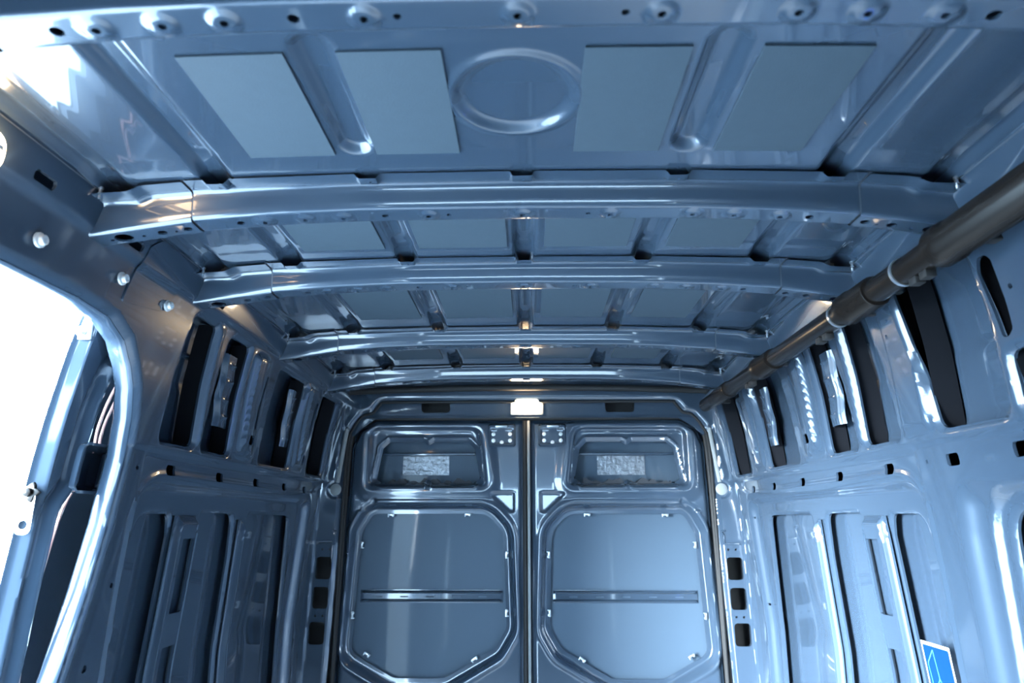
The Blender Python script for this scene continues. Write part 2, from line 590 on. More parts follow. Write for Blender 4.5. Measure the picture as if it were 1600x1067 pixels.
for s, wl in ((1, wall_right), (-1, wall_left)):
    P, Q = rib(s, 2.24, 2.295, .01, -1.0, .034, .016, .030, taper=.25)
    make('stiffening_rib', P, Q, PAINT, wl)
    sl = [rrect(-.026, .038, -.225, -.040, .003), rrect(-.026, .038, -.56, -.305, .003)]
    P, Q = rib(s, 1.878, 1.878, .018, -1.0, .118, .014, .030, slots=sl, taper=.85)
    make('stiffening_rib', P, Q, PAINT, wl)
    # reinforcement plates seen through the upper openings, with spot-welded rungs
    for (ya, yb) in ((1.865, 1.96), (2.40, 2.485)):
        u = axis_lin(-(yb - ya) / 2, (yb - ya) / 2, .004)
        v = axis_lin(.262, .455, .005)
        hw = (yb - ya) / 2
        def dep(U, V, hw=hw):
            D = np.full_like(U, .032)
            D -= .010 * smooth01((hw - .016 - np.abs(U)) / .008)
            D -= .010 * smooth01(1 - np.abs(U + hw - .012) / .007) * (1 - .4 * smooth01(1 - np.abs(V - .36) / .03))
            for zr in (.29, .335, .385, .43):
                D -= .007 * smooth01(1 - np.abs(V - zr) / .006) * smooth01(1 - np.abs(U - hw * .2) / (.03))
            return D
        def mp(U, V, D, yc=(ya + yb) / 2, s=s):
            return np.stack([s * (w(V) + D), yc + U - (V - .36) * .30 + .004 * np.sin((V - .26) * 60), V], -1)
        P, Q = sheet(u, v, dep, mp)
        make('reinforcement_plate', P, Q, PAINT, wl)

# closed box sections behind the pillars and belt, near-black for the painted shade inside
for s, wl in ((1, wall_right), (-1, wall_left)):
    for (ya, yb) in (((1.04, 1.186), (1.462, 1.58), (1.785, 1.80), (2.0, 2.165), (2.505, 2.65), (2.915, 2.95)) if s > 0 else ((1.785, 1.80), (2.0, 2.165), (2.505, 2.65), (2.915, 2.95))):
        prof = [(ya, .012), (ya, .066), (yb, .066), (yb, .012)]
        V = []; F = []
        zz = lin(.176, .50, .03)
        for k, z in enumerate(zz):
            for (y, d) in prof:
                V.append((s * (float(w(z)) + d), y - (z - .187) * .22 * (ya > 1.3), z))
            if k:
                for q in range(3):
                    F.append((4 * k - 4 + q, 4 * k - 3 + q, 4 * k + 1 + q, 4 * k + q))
        make('pillar_channel', V, F, SHADE_BLACK, wl)
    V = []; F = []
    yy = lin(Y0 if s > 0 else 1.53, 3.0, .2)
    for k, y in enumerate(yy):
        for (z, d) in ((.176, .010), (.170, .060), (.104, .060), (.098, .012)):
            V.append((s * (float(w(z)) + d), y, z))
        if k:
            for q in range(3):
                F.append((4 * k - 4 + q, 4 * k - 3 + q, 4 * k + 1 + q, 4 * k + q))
    make('belt_channel', V, F, SHADE_BLACK, wl)

# ------------------------------------------------------------------ ceiling
_xs = np.array([0, .3, .45, .6, .66, .70, .76, .82])
_ss = np.array([.602, .600, .597, .591, .587, .583, .5765, .565])
def skin_z(x):
    return np.interp(np.abs(x), _xs, _ss)
BOWS = [.62, 1.135, 1.535, 2.12, 2.66]
CIRC = circ(-.007, .885, .092)
def bead(x0, y0, y1, hw, r=None):
    return rrect(x0 - hw, x0 + hw, y0, y1, hw if r is None else r)
def ceil_depth(U, V):
    D = np.zeros_like(U)
    beads = []
    for sx in (-1, 1):
        beads.append((bead(sx * .272, .745, 1.035, .027), .014))
        beads.append((bead(sx * .540, .69, 3.1, .026), .015))
        beads.append((bead(sx * .722, -.3, 3.1, .024), .014))
        beads.append((bead(sx * .272, 1.20, 3.1, .023), .013))
        beads.append((bead(sx * .272, -.6, .60, .025), .013))
        beads.append((bead(sx * .540, -.6, .60, .025), .013))
    beads.append((bead(.0, 1.20, 3.1, .023), .013))
    for f, a in beads:
        d = local(f, U, V, .05)
        D += a * smooth01((-d + .006) / .020)
    # round vent blank: a rolled ring groove
    d = local(CIRC, U, V, .1)
    D += .008 * smooth01(-(d) / .018)
    D -= .004 * smooth01(1 - np.abs(d - .003) / .011)
    # shallow step in front of each bow
    for b in BOWS[1:]:
        D -= .0045 * np.clip((V - (b - .105)) / .055, 0, 1) * smooth01((b + .10 - V) / .012)
    return D
def ceilmap(U, V, D):
    return np.stack([U, V, skin_z(U) + D], -1)
P, Q = sheet(axis_lin(-.762, .762, .0048), axis_lin(-1.5, .55, .05, .66, .01, 1.12, .0042, 1.75, .0055, 3.03, .009), ceil_depth, ceilmap)
ceiling = make('ceiling', P, Q, PAINT, org=(0, 1.5, .6))
tag(ceiling, 'painted steel roof skin with pressed grooves and a round vent blank', 'ceiling', kind='structure')

# unseen cover above the pressed skin, added to keep sky light out
V, F = box(-.92, .92, -1.5, 3.12, .625, .640, .004)
make('roof_light_cover', V, F, PAINT, ceiling)
for sx in (-1, 1):
    V, F = box(sx * .885 - .045, sx * .885 + .045, -.27, 3.12, .598, .63)  # unseen bar added to close the side gap against sky light
    make('roof_gap_filler', V, F, PAINT, ceiling)

def pad(x0, x1, y0, y1):
    us = lin(x0, x1, .02); vs = lin(y0, y1, .02)
    U, V = np.meshgrid(us, vs, indexing='ij')
    top = np.stack([U, V, skin_z(U) - .0003], -1).reshape(-1, 3)
    bot = np.stack([U, V, skin_z(U) - .0035], -1).reshape(-1, 3)
    nu, nv = U.shape; n = nu * nv
    idx = np.arange(n).reshape(nu, nv)
    F = []
    for i in range(nu - 1):
        for j in range(nv - 1):
            F.append((idx[i, j] + n, idx[i + 1, j] + n, idx[i + 1, j + 1] + n, idx[i, j + 1] + n))
    ring = list(idx[:, 0]) + list(idx[-1, 1:]) + list(idx[-2::-1, -1]) + list(idx[0, -2:0:-1])
    for a, b in zip(ring, ring[1:] + ring[:1]):
        F.append((a, b, b + n, a + n))
    make('damping_pad', np.vstack([top, bot]), F, PAD, ceiling)
for (a, b) in ((-.455, -.312), (-.242, -.103), (.086, .226), (.318, .460)):
    pad(a, b, .775, 1.035)
for (a, b) in ((-.495, -.312), (-.235, -.037), (.045, .228), (.315, .478)):
    pad(a, b, 1.235, 1.445)
    pad(a, b, 1.72, 1.99)
for (a, b) in ((-.495, -.312), (-.235, -.04), (.045, .23), (.315, .478)):
    pad(a, b, 2.27, 2.52)

# sealed seam where the roof skin meets the cant rails
for sx in (-1, 1):
    V, F = tube([(sx * .756, y, .5745) for y in (-.9, 0, 1, 2, 3.0)], .0042, 8)
    make('seam_sealant', V, F, SEAM, ceiling)

# studs on the roof rail
stud = Piece('weld_stud', *lathe([(0, .0045), (-.004, .0045), (-.0045, .0028), (-.011, .0028), (-.0115, .004), (-.014, .004), (-.0145, .0028), (-.022, .0026)], 10, 'z'), STEEL)
for b in BOWS[1:]:
    for sx in (-1, 1):
        stud.put(ceiling, (sx * .748, b - .035, .577))

# ------------------------------------------------------------------ roof bows
_bx = np.array([0, .3, .45, .6, .7, .8, .83])
_bb = np.array([.549, .547, .541, .530, .516, .502, .497])
_fx = np.array([0, .3, .6, .675, .695, .76, .80, .83])
_fz = np.array([.594, .592, .583, .577, .566, .563, .540, .52])
def _sm(xa, za, x):
    xd = np.linspace(0, .83, 200); zd = np.interp(xd, xa, za)
    k = np.hanning(9); k /= k.sum()
    zd = np.convolve(np.pad(zd, 4, mode='edge'), k, 'valid')
    return np.interp(np.abs(x), xd, zd)
PROF = [(-.044, 0), (-.010, 0), (-.007, .01), (-.004, .05), (-.002, .12), (.003, .88), (.005, .95), (.008, .99), (.012, 1), (.053, 1), (.056, .98), (.058, .92), (.062, .10), (.066, 0), (.09, 0)]
_pl = np.array([0] + list(np.cumsum([math.hypot(PROF[i + 1][0] - PROF[i][0], .045 * (PROF[i + 1][1] - PROF[i][1])) for i in range(len(PROF) - 1)])))
_py = np.array([p[0] for p in PROF]); _pt = np.array([p[1] for p in PROF])
VB0, VB1 = _pl[8], _pl[9]        # the flat underside
VM = (VB0 + VB1) / 2
DISH = [-.475, -.40, -.33, -.172, 0.0, .16, .31, .385, .468]
MED = [(-.252, .007), (-.135, .005), (.120, .005), (.52, .008), (-.52, .008)]
ENDH = [(.735, .016), (.665, .009), (.618, .0085), (.70, .004), (.64, .0035), (.758, .004)]
def bow_map(extra):
    def f(U, V, D):
        y = np.interp(V, _pl, _py); t = np.interp(V, _pl, _pt)
        zf = _sm(_fx, _fz, U); zb = _sm(_bx, _bb, U)
        z = zf + (zb - zf) * t + D - extra
        return np.stack([U, y + 0 * U, z], -1)
    return f
def bow_depth(U, V):
    D = np.zeros_like(U)
    for x in DISH:
        r = np.hypot(U - x, V - VM)
        D -= .0034 * smooth01((.0195 - r) / .006)
    # small trays in the front flange under each roof groove
    for x in (-.54, -.272, 0, .272, .54):
        D -= .009 * band(U, x - .019, x + .019, .006) * smooth01((_pl[2] - .004 - V) / .010)
    return D
vs_b = np.unique(np.concatenate([_pl, lin(_pl[0], _pl[1], .006), lin(VB0, VB1, .0042), lin(_pl[4], _pl[5], .01), lin(_pl[11], _pl[12], .012)]))
vs_b = vs_b[np.concatenate([[True], np.diff(vs_b) > 5e-4])]
holes = [circ(x, VM, .0052) for x in DISH] + [circ(x, VM, r) for x, r in MED] + [circ(x, VB0 - .0 + .0, .0) for x in ()]
holes += [circ(x + .003, _pl[0] + .016, .003) for x in (-.54, -.272, 0, .272, .54)]
railP, railQ = sheet(axis_lin(-.597, .597, .0042), vs_b, bow_depth, bow_map(0), holes, lip=((.004, 0.0),))
brP, brQ = sheet(axis_lin(.600, .806, .0042), vs_b, None, bow_map(.0025), [circ(x, VM + (.003 if r < .005 else 0), r) for x, r in ENDH], lip=((.004, 0.0),))
BOWLAB = ['roof bow nearest the camera, overhead at the front of the roof', 'roof bow straight behind the round vent blank',
          'third roof bow counting from the camera', 'fourth roof bow counting from the camera', 'rearmost roof bow, just in front of the lit rear header']
rail_o = br_o = None
for i, b in enumerate(BOWS):
    r = empty('roof_bow', (0, b, .5))
    tag(r, BOWLAB[i], 'roof bow', 'roof bows across the van ceiling')
    if rail_o is None:
        p = railP.copy(); p[:, 1] += b
        rail_o = make('rail', p, railQ, PAINT, r, sharp=50)
        p = brP.copy(); p[:, 1] += b
        br_o = make('end_bracket', p, brQ, PAINT, r, sharp=50)
        p = brP.copy(); p[:, 1] += b; p[:, 0] *= -1
        bl_o = make('end_bracket', p, brQ[:, ::-1], PAINT, r, sharp=50)
        seam_o = []
        for sx in (-1, 1):
            xx = sx * .5985
            zf1 = _sm(_fx, _fz, np.array([xx]))[0]; zb1 = _sm(_bx, _bb, np.array([xx]))[0]
            y = _py + b; z = zf1 + (zb1 - zf1) * _pt + .0015
            seamV = []; seamF = []
            for k in range(len(_pl)):
                seamV += [(xx - .004, y[k], z[k]), (xx + .004, y[k], z[k])]
                if k: seamF.append((2 * k - 2, 2 * k - 1, 2 * k + 1, 2 * k))
            seam_o.append(make('seam_strip', seamV, seamF, SEAM, r))
    else:
        for src in [rail_o, br_o, bl_o] + seam_o:
            c = src.copy(); C.objects.link(c); c.parent = r

# ------------------------------------------------------------------ rear frame, header
def rearmap(Yp):
    def f(U, V, D):
        return np.stack([U, Yp + D, V], -1)
    return f
def mir(pts):
    return pts + [(-x, z) for x, z in reversed(pts)]
ROPEN = poly(mir([(-.805, -1.18), (-.80, -.6), (-.787, -.2), (-.778, .32), (-.752, .405), (-.712, .455), (-.672, .466), (-.640, .505), (-.61, .512)]),
             [.03, 0, 0, .05, .05, .02, .02, .02, .02] + [.02, .02, .02, .02, .05, .05, 0, 0, .03])
PIL_H = []
for sx in (-1, 1):
    lean = lambda z: .828 + (-.10 - z) * .045
    for (z0, z1) in ((-.222, -.135), (-.335, -.252), (-.470, -.385)):
        c = sx * (lean((z0 + z1) / 2) + .006)
        PIL_H.append(rrect(c - .032, c + .032, z0, z1, .014))
    for z in (-.105, -.362):
        PIL_H += [circ(sx * (lean(z) - .012), z, .005), circ(sx * (lean(z) + .018), z, .005)]
def rear_depth(U, V):
    D = np.zeros_like(U)
    g = local(ROPEN, U, V, .1)
    D += .014 * smooth01(1 - g / .018)
    A = np.abs(U)
    D -= .010 * smooth01((A - (.872 - V * .03)) / .008)
    # pressed step across the pillar above the holes
    D -= .005 * smooth01((V + .082) / .008) * smooth01((.6 - V) / .02) * smooth01((A - .79) / .01)
    # keyhole-shaped recess
    for sx in (-1, 1):
        k = np.minimum(circ(sx * .806, .136, .036)(U, V), rrect(sx * .790 - .014, sx * .790 + .014, .13, .40, .01)(U - sx * (.012 - (V - .13) * .09), V))
        D += .006 * smooth01(-k / .006 + .5)
    return D
xs_r = axis_lin(-.985, -.90, .02, -.74, .005, -.60, .006, .60, .03, .74, .006, .90, .005, .985, .02)
zs_r = axis_lin(-1.25, -.66, .04, .60, .0055)
def rclip(U, V):
    return (w(V) + .055) - np.abs(U)
P, Q = sheet(xs_r, zs_r, rear_depth, rearmap(2.955), [ROPEN] + PIL_H, lip=((.012, 0.0), (.035, .004)))
wall_rear = make('wall_rear', P, Q, PAINT, org=(0, 2.96, -1.25))
tag(wall_rear, 'rear door frame of the van with holed side pillars', 'wall', kind='structure')
# keyhole strips with round plugs
for sx in (-1, 1):
    V, F = lathe([(2.957, .022), (2.951, .024), (2.949, .021)], 24, 'y')
    V[:, 0] += sx * .806; V[:, 2] += .136
    o = make('round_plug', V, F, PLUG, wall_rear)
    pts = [(sx * (.802 - k * .027 / 5), 2.958, .165 + k * .045) for k in range(6)]
    V, F = tube(pts, .009, 8)
    make('drain_strip', V, F, PLUG, wall_rear)
    # small clamps at the step of each pillar
    V, F = join(box(sx * .80, sx * .86, 2.948, 2.956, -.086, -.08, .001), box(sx * .797, sx * .803, 2.945, 2.956, -.086, -.045, .002), tube([(sx * .797, 2.946, -.046), (sx * .79, 2.944, -.035), (sx * .805, 2.944, -.03)], .004))
    make('pillar_clip', V, F, PAINT, wall_rear)
# black sheets painting in the shade of the pillar cavities
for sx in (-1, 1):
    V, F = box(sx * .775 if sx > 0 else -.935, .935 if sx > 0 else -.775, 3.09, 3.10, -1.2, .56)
    make('pillar_shade_back', V, F, RUBBER_SHADE, wall_rear, smooth=False)

# dark tube for the seal and its painted shadow gap round the opening
pts = [(x, 2.966, z) for x, z in [(-.781, -1.0), (-.776, 0), (-.770, .32), (-.746, .40), (-.708, .449), (-.668, .461), (-.636, .500), (-.605, .507), (-.3, .508), (0, .508), (.3, .508), (.605, .507), (.636, .500), (.668, .461), (.708, .449), (.746, .40), (.770, .32), (.776, 0), (.781, -1.0)]]
V, F = tube(pts, .0058, 8)
make('seal_gap_line', V, F, RUBBER_SHADE, wall_rear)
V, F = box(-.99, .99, 3.135, 3.15, -1.31, .63)  # unseen plate added behind the doors to stop sky light leaking in
make('rear_light_block', V, F, PAINT, wall_rear, smooth=False)
# the cross rail behind the last bow and the header panel with two cut-outs
def header_depth(U, V):
    D = np.zeros_like(U)
    D += .02 * smooth01((V - .522) / .014)
    D -= .004 * smooth01((.452 - V) / .008)
    return D
HOUT = poly(mir([(-.76, .36), (-.76, .60), (-.1, .60)])[0:3] + [(.76, .60), (.76, .36), (.715, .40), (.66, .438), (.60, .442), (-.60, .442), (-.66, .438), (-.715, .40)], 0)
P, Q = sheet(lin(-.77, .77, .006), axis_lin(.36, .60, .005), header_depth, rearmap(2.992), [inv(HOUT), rrect(-.462, -.335, .466, .520, .016), rrect(.340, .467, .466, .520, .016)], lip=((.012, 0.0),))
o = make('header_panel', P, Q, PAINT, wall_rear)
V, F = box(-.77, .77, 3.085, 3.095, .42, .60)  # black sheet standing in for the shade behind the cut-outs
make('header_shade_back', V, F, RUBBER_SHADE, wall_rear, smooth=False)
V, F = tube([(-.78, 2.93, .548), (-.4, 2.93, .560), (0, 2.93, .564), (.4, 2.93, .560), (.78, 2.93, .548)], .014, 10)  # black tube drawn in for the dark gap above the header
o = make('header_gap_shade', V, F, RUBBER_SHADE, wall_rear); o['label'] = 'black tube painted as the shadow gap along the header'

# ------------------------------------------------------------------ rear doors
DOUT = poly([(-.790, -1.19), (-.765, .33), (-.735, .395), (-.66, .434), (-.014, .436), (-.014, -1.19)], [.04, .05, .05, .04, .012, .012])
W1 = poly([(-.690, .15), (-.69, .407), (-.205, .407), (-.172, .15)], [.03, .045, .06, .03])
W2 = poly([(-.655, .185), (-.632, .316), (-.602, .343), (-.455, .343), (-.440, .334), (-.430, .328), (-.420, .334), (-.405, .343), (-.258, .343), (-.228, .312), (-.205, .185), (-.235, .165), (-.405, .165), (-.420, .176), (-.430, .182), (-.440, .176), (-.455, .165), (-.63, .165)], .006, 3)
PA = poly([(-.752, -.03), (-.69, .082), (-.155, .082), (-.060, -.02), (-.044, -.43), (-.105, -.53), (-.33, -.655), (-.56, -.655), (-.775, -.54), (-.768, -.40)], [.05, .09, .13, .13, .10, .10, .12, .12, .10, 0], 9)
PB = grow(PA, -.044)
T1 = poly([(-.172, .128), (-.055, .128), (-.055, .045), (-.078, .045)], .012)
T2 = poly([(-.735, .055), (-.655, .105), (-.64, .085), (-.70, .045)], .008)
def door_depth(U, V):
    D = np.zeros_like(U)
    e = local(DOUT, U, V, .2)
    D += .016 * smooth01(1 + e / .03) ** 2
    a = local(W1, U, V, .1)
    D -= .010 * smooth01(1 - np.abs(a - .020) / .05)
    D += .014 * smooth01(-a / .014)
    b = local(W2, U, V, .06)
    D += .010 * smooth01(1 - b / .012)
    D -= .005 * smooth01(1 - np.abs(b - .020) / .006)
    p = local(PA, U, V, .1)
    D -= .006 * smooth01(1 - np.abs(p - .006) / .016)
    D += .036 * smooth01(-p / .026)
    for t in (T1, T2):
        D += .008 * smooth01(-local(t, U, V, .05) / .010 + .3)
    return D
def doormap(sx):
    def f(U, V, D):
        return np.stack([-sx * U, 3.018 + D, V], -1)
    return f
tab = Piece('spring_clip', *join(box(-.014, .014, -.010, .002, -.004, .004, .0015), box(-.014, -.010, -.014, 0, -.010, .004, .0015), box(.004, .012, -.013, 0, -.008, .002, .0015)), STEEL)
bolt = Piece('bolt', *lathe([(0, .0085), (-.003, .0085), (-.0035, .0065), (-.008, .006), (-.0085, .004)], 12, 'y'), NUT)
for sx, nm, lab in ((-1, 'door_1', 'left leaf of the closed rear doors'), (1, 'door_2', 'right leaf of the closed rear doors')):
    xs_d = axis_lin(-.80, -.005, .0052)
    P, Q = sheet(xs_d, axis_lin(-1.2, -.66, .03, .44, .0052), door_depth, doormap(-sx if False else -sx), [inv(DOUT), W2, PB], lip=((.010, 0.0),))
    P[:, 0] = np.abs(P[:, 0]) * sx
    d = make(nm, P, Q, PAINT, org=(sx * .4, 3.02, -1.2), sharp=45)
    tag(d, lab, 'door', kind='structure')
    def sk(U, V):
        D = np.full_like(U, .058)
        D += .042 * smooth01((V - .105) / .02)
        return D
    P, Q = sheet(lin(.01, .80, .02), axis_lin(-1.2, .08, .02, .44, .01), sk, lambda U, V, D, sx=sx: np.stack([sx * U, 3.018 + D, V], -1))
    make('outer_skin', P, Q, DULL, d)
    # stiffening bar across the lower panel
    xsb = lin(.105, .705, .005); vsb = lin(-.026, .026, .003)
    def bd(U, V):
        endf = smooth01((U - .105) / .012) * smooth01((.705 - U) / .012)
        D = .052 - endf * (.010 * smooth01(1 - np.abs(np.abs(V) - .017) / .006) + .003 * smooth01((.024 - np.abs(V)) / .004))
        return D
    P, Q = sheet(xsb, vsb, bd, lambda U, V, D, sx=sx: np.stack([sx * U, 3.018 + D, V - .297], -1), [rrect(x - .018, x + .018, -.005, .001, .003) for x in (.19, .30, .41, .52, .63)], lip=((.005, 0),))
    make('stiffening_bar', P, Q, PAINT, d)
    # rail and foil pad in the window cavity
    V, F = box(sx * .43 - .25, sx * .43 + .25, 3.085, 3.105, .290, .302, .003)
    make('inner_rail', V, F, PAINT, d)
    x0, x1, z0, z1 = .348, .555, .205, .288
    if sx > 0: x0, x1 = .31, .52
    us = lin(x0, x1, .006); vv = lin(z0, z1, .006)
    rng = np.random.RandomState(3 + sx)
    U, Vv = np.meshgrid(us, vv, indexing='ij')
    def fo(U, V):
        n = np.sin(U * 190 + 3 * np.sin(V * 120)) * np.cos(V * 210 + 2 * np.sin(U * 160))
        return .096 - .0022 * (n + 1)
    P, Q = sheet(us, vv, fo, lambda U, V, D, sx=sx: np.stack([sx * U, 3.018 + D, V], -1))
    o = make('foil_pad', P, Q, FOIL, d); o['label'] = 'crinkled silvery pad stuck in the window recess'
    # torn sealant along the bottom of the window
    sealp = []
    rr = random.Random(5 + sx)
    vv = []; ff = []
    xsn = np.linspace(.24, .62, 60)
    for k, x in enumerate(xsn):
        hh = max(.004, .012 + .007 * math.sin(k * .31 + sx) + .006 * math.sin(k * .83) + rr.uniform(-.003, .004))
        vv += [(sx * x, 3.050, .152), (sx * x, 3.050, .165 + hh), (sx * x, 3.095, .165 + hh), (sx * x, 3.095, .152)]
        if k:
            a = 4 * (k - 1); b = 4 * k
            ff += [(a, a + 1, b + 1, b), (a + 1, a + 2, b + 2, b + 1), (a + 2, a + 3, b + 3, b + 2)]
    make('sealant_strip', vv, ff, DARK, d)
    # latch plate with bolts at the top inner corner
    lx0, lx1 = (.046, .176)
    xs_ = lin(lx0, lx1, .004); zs_ = lin(.316, .423, .004)
    LP = rrect(lx0 + .001, lx1 - .001, .317, .422, .018)
    def ld(U, V):
        e = LP(U, V)
        D = .002 - .014 * smooth01(-e / .010)
        D += .006 * smooth01((.398 - V) / .008) * smooth01(-(e + .012) / .008)
        return D
    P, Q = sheet(xs_, zs_, ld, lambda U, V, D, sx=sx: np.stack([sx * U, 3.018 + D, V], -1), [inv(LP), rrect(.095, .130, .385, .397, .002)], lip=((.008, 0),))
    lp = make('latch_plate', P, Q, PAINT, d)
    for (bx, bz) in ((.074, .374), (.074, .346), (.146, .374), (.146, .346), (.110, .338)):
        bolt.put(lp, (sx * bx, 3.012, bz))
    V, F = box(sx * .112 - .026, sx * .112 + .026, 2.995, 3.008, .402, .411, .003)
    o = make('striker', V, F, STEEL, lp); o['label'] = 'bright steel striker'
    # spring clips round the panel
    for (cx, cz, ry) in ((.585, .034, 0), (.255, .036, 0), (.09, -.13, 1.57), (.09, -.36, 1.57), (.705, -.09, 1.57), (.73, -.37, 1.57), (.22, -.535, .6), (.66, -.52, -.5)):
        tab.put(d, (sx * cx, 3.052, cz), (0, ry * sx, 0))
# rubber seal where the two leaves meet
V, F = join(tube([(-.011, 3.006, -1.19), (-.011, 3.006, -.4), (-.011, 3.006, .43)], .0085, 8), box(-.012, .012, 3.03, 3.05, -1.19, .435))
o = make('meeting_seal', V, F, RUBBER_SHADE, bpy.data.objects['door_1'])
V, F = box(.0, .012, 2.998, 3.016, -1.19, .432, .004)
o = make('meeting_strip', V, F, PLUG, bpy.data.objects['door_2'])
# seal round both leaves
pts = [(x, 3.012, z) for x, z in [(-.797, -1.15), (-.785, -.3), (-.772, .31), (-.742, .40), (-.69, .442), (-.5, .444), (0, .444), (.5, .444), (.69, .442), (.742, .40), (.772, .31), (.785, -.3), (.797, -1.15)]]
V, F = tube(pts, .010, 8)
make('door_seal', V, F, RUBBER_SHADE, wall_rear)

# ------------------------------------------------------------------ sliding door, slid back outside the left wall
SD = .085                      # the inner face stands this far outside the wall; the end face turns outward from it
UE, UC = 1.335, 1.385          # unfolded width coordinate: outer edge and corner of the end face
SOUT = poly([(UE + .003, -1.15), (UE + .003, .44), (UE + .02, .462), (2.5, .462), (2.5, -1.15)], [.02, .01, .01, .02, .02])
SH = poly([(1.45, -1.0), (1.428, -.10), (1.428, .02), (1.466, .075), (1.468, .25), (1.48, .32), (1.52, .375), (1.60, .405), (2.3, .405), (2.3, -1.0)], [.04, 0, .03, .02, 0, .04, .05, .05, .06, .04])
def sd_depth(U, V):
    D = np.zeros_like(U)
    g = local(SH, U, V, .2)
    D -= .017 * smooth01(1 - np.abs(g - .016) / .018)
    D += .005 * smooth01(1 - np.abs(g - .040) / .008)
    D += .010 * smooth01(1 - g / .006)
    D -= .004 * smooth01(1 - np.abs(U - (UE + .016)) / .008)
    return D
def sdmap(U, V, D):
    k = smooth01((U - UC + .012) / .024)
    f = np.clip((UC - U) / (UC - UE), 0, 1)
    off = SD + .046 * f + D * k
    y = np.where(U > UC, U, UC - .020 * f) + D * (1 - k)
    return np.stack([-(w(V) + off), y, V], -1)
P, Q = sheet(axis_lin(UE - .003, 1.72, .0045, 2.51, .03), axis_lin(-1.16, -.6, .03, .47, .005), sd_depth, sdmap, [inv(SOUT), SH], lip=((.008, 0),))
door_3 = make('door_3', P, Q, PAINT, org=(-1.0, 1.9, -1.15), sharp=50)
tag(door_3, 'sliding side door pushed back outside the left wall', 'door', kind='structure')
P, Q = sheet(lin(1.43, 2.5, .03), lin(-1.15, .455, .03), None, wallmap(-1, SD + .084))
make('outer_skin', P, Q, PAINT, door_3)
def onsd(y, z, off=0.0):
    return (-(float(w(z)) + SD + off), y, z)
# bracket tray with rivets in the door opening
def tray():
    us = lin(1.43, 1.575, .004); vs = lin(.058, .168, .004)
    LPp = rrect(1.432, 1.573, .06, .166, .022)
    def dd(U, V):
        e = LPp(U, V)
        return -.022 + .034 * smooth01(-(e + .006) / .010)
    return sheet(us, vs, dd, wallmap(-1, SD), [inv(LPp)], lip=((.012, 0),))
P, Q = tray()
tr = make('handle_bracket', P, Q, PAINT, door_3)
rivet = Piece('rivet', *lathe([(0, .010), (.003, .0098), (.006, .007), (.0075, .003)], 12, 'x'), BLACK)
for (y, z) in ((1.462, .143), (1.458, .115), (1.462, .087)):
    rivet.put(tr, onsd(y, z, .012))
V, F = box(-.966, -.956, 1.448, 1.482, .068, .158, .003)
make('rubber_mat', V, F, RUBBER_SHADE, tr)
# star bolt and slotted plate on the leading edge
def star():
    V = []; F = []
    n = 20
    for (a, k) in ((0, 1), (.006, 1), (.007, .9)):
        for i in range(n):
            r = (.017 + .004 * math.cos(5 * 2 * math.pi * i / n)) * k
            V.append((a, r * math.cos(2 * math.pi * i / n), r * math.sin(2 * math.pi * i / n)))
    for j in range(2):
        for i in range(n):
            F.append((j * n + i, j * n + (i + 1) % n, (j + 1) * n + (i + 1) % n, (j + 1) * n + i))
    F.append(tuple(range(2 * n, 3 * n)))
    return join((np.array(V), F), lathe([(.007, .009), (.014, .008), (.016, .004)], 12, 'x'))
V, F = star()
V = np.asarray(V)
o = make('star_bolt', np.stack([V[:, 1], -V[:, 0], V[:, 2]], -1) + np.array((-.972, 1.368, .058)), F, BLACK, door_3)
P, Q = sheet(lin(-.018, .018, .004), lin(-.055, .035, .004), None, lambda U, V, D: np.stack([-.975 + U, 1.364 + 0 * U, V + .03], -1), [inv(rrect(-.016, .016, -.052, .032, .012)), circ(0, -.034, .009)], lip=((.003, 0),))
make('latch_plate', P, Q, STEEL, door_3)
# slotted hinge link at the top corner
hp = []
for (x, z) in ((-.914, .437), (-.925, .388)):
    V, F = lathe([(0, .012), (-.006, .012), (-.009, .008), (-.012, .004)], 14, 'y')
    hp.append((np.asarray(V) + np.array((x, 1.374, z)), F))
hp.append(box(-.934, -.905, 1.371, 1.379, .370, .452, .003))
V, F = join(*hp)
make('hinge_link', V, F, STEEL, door_3)
# wires in the door cavity
def wire(pts, lab, r=.0032):
    V, F = tube([onsd(y, z, off) for y, z, off in pts], r, 7, 8)
    o = make('wire', V, F, WIRE)
    tag(o, lab, 'wire', 'wires in the sliding door')
wire([(1.60, .34, .03), (1.545, .315, .016), (1.524, .28, .012), (1.515, .24, .011), (1.512, .20, .011), (1.515, .165, .010), (1.517, .150, .012)], 'outer pink wire loop hanging in the upper opening of the sliding door')
wire([(1.62, .325, .034), (1.565, .30, .020), (1.545, .26, .014), (1.535, .22, .013), (1.532, .18, .012), (1.545, .157, .013), (1.575, .152, .016)], 'inner pink wire loop, nearer the wall in the upper opening of the sliding door')
wire([(1.487, .069, .013), (1.467, .035, .011), (1.455, -.017, .010), (1.447, -.105, .010), (1.448, -.18, .010), (1.450, -.25, .010), (1.456, -.32, .010), (1.46, -.60, .010)], 'long coppery wire running down the edge of the sliding door below the handle bracket')

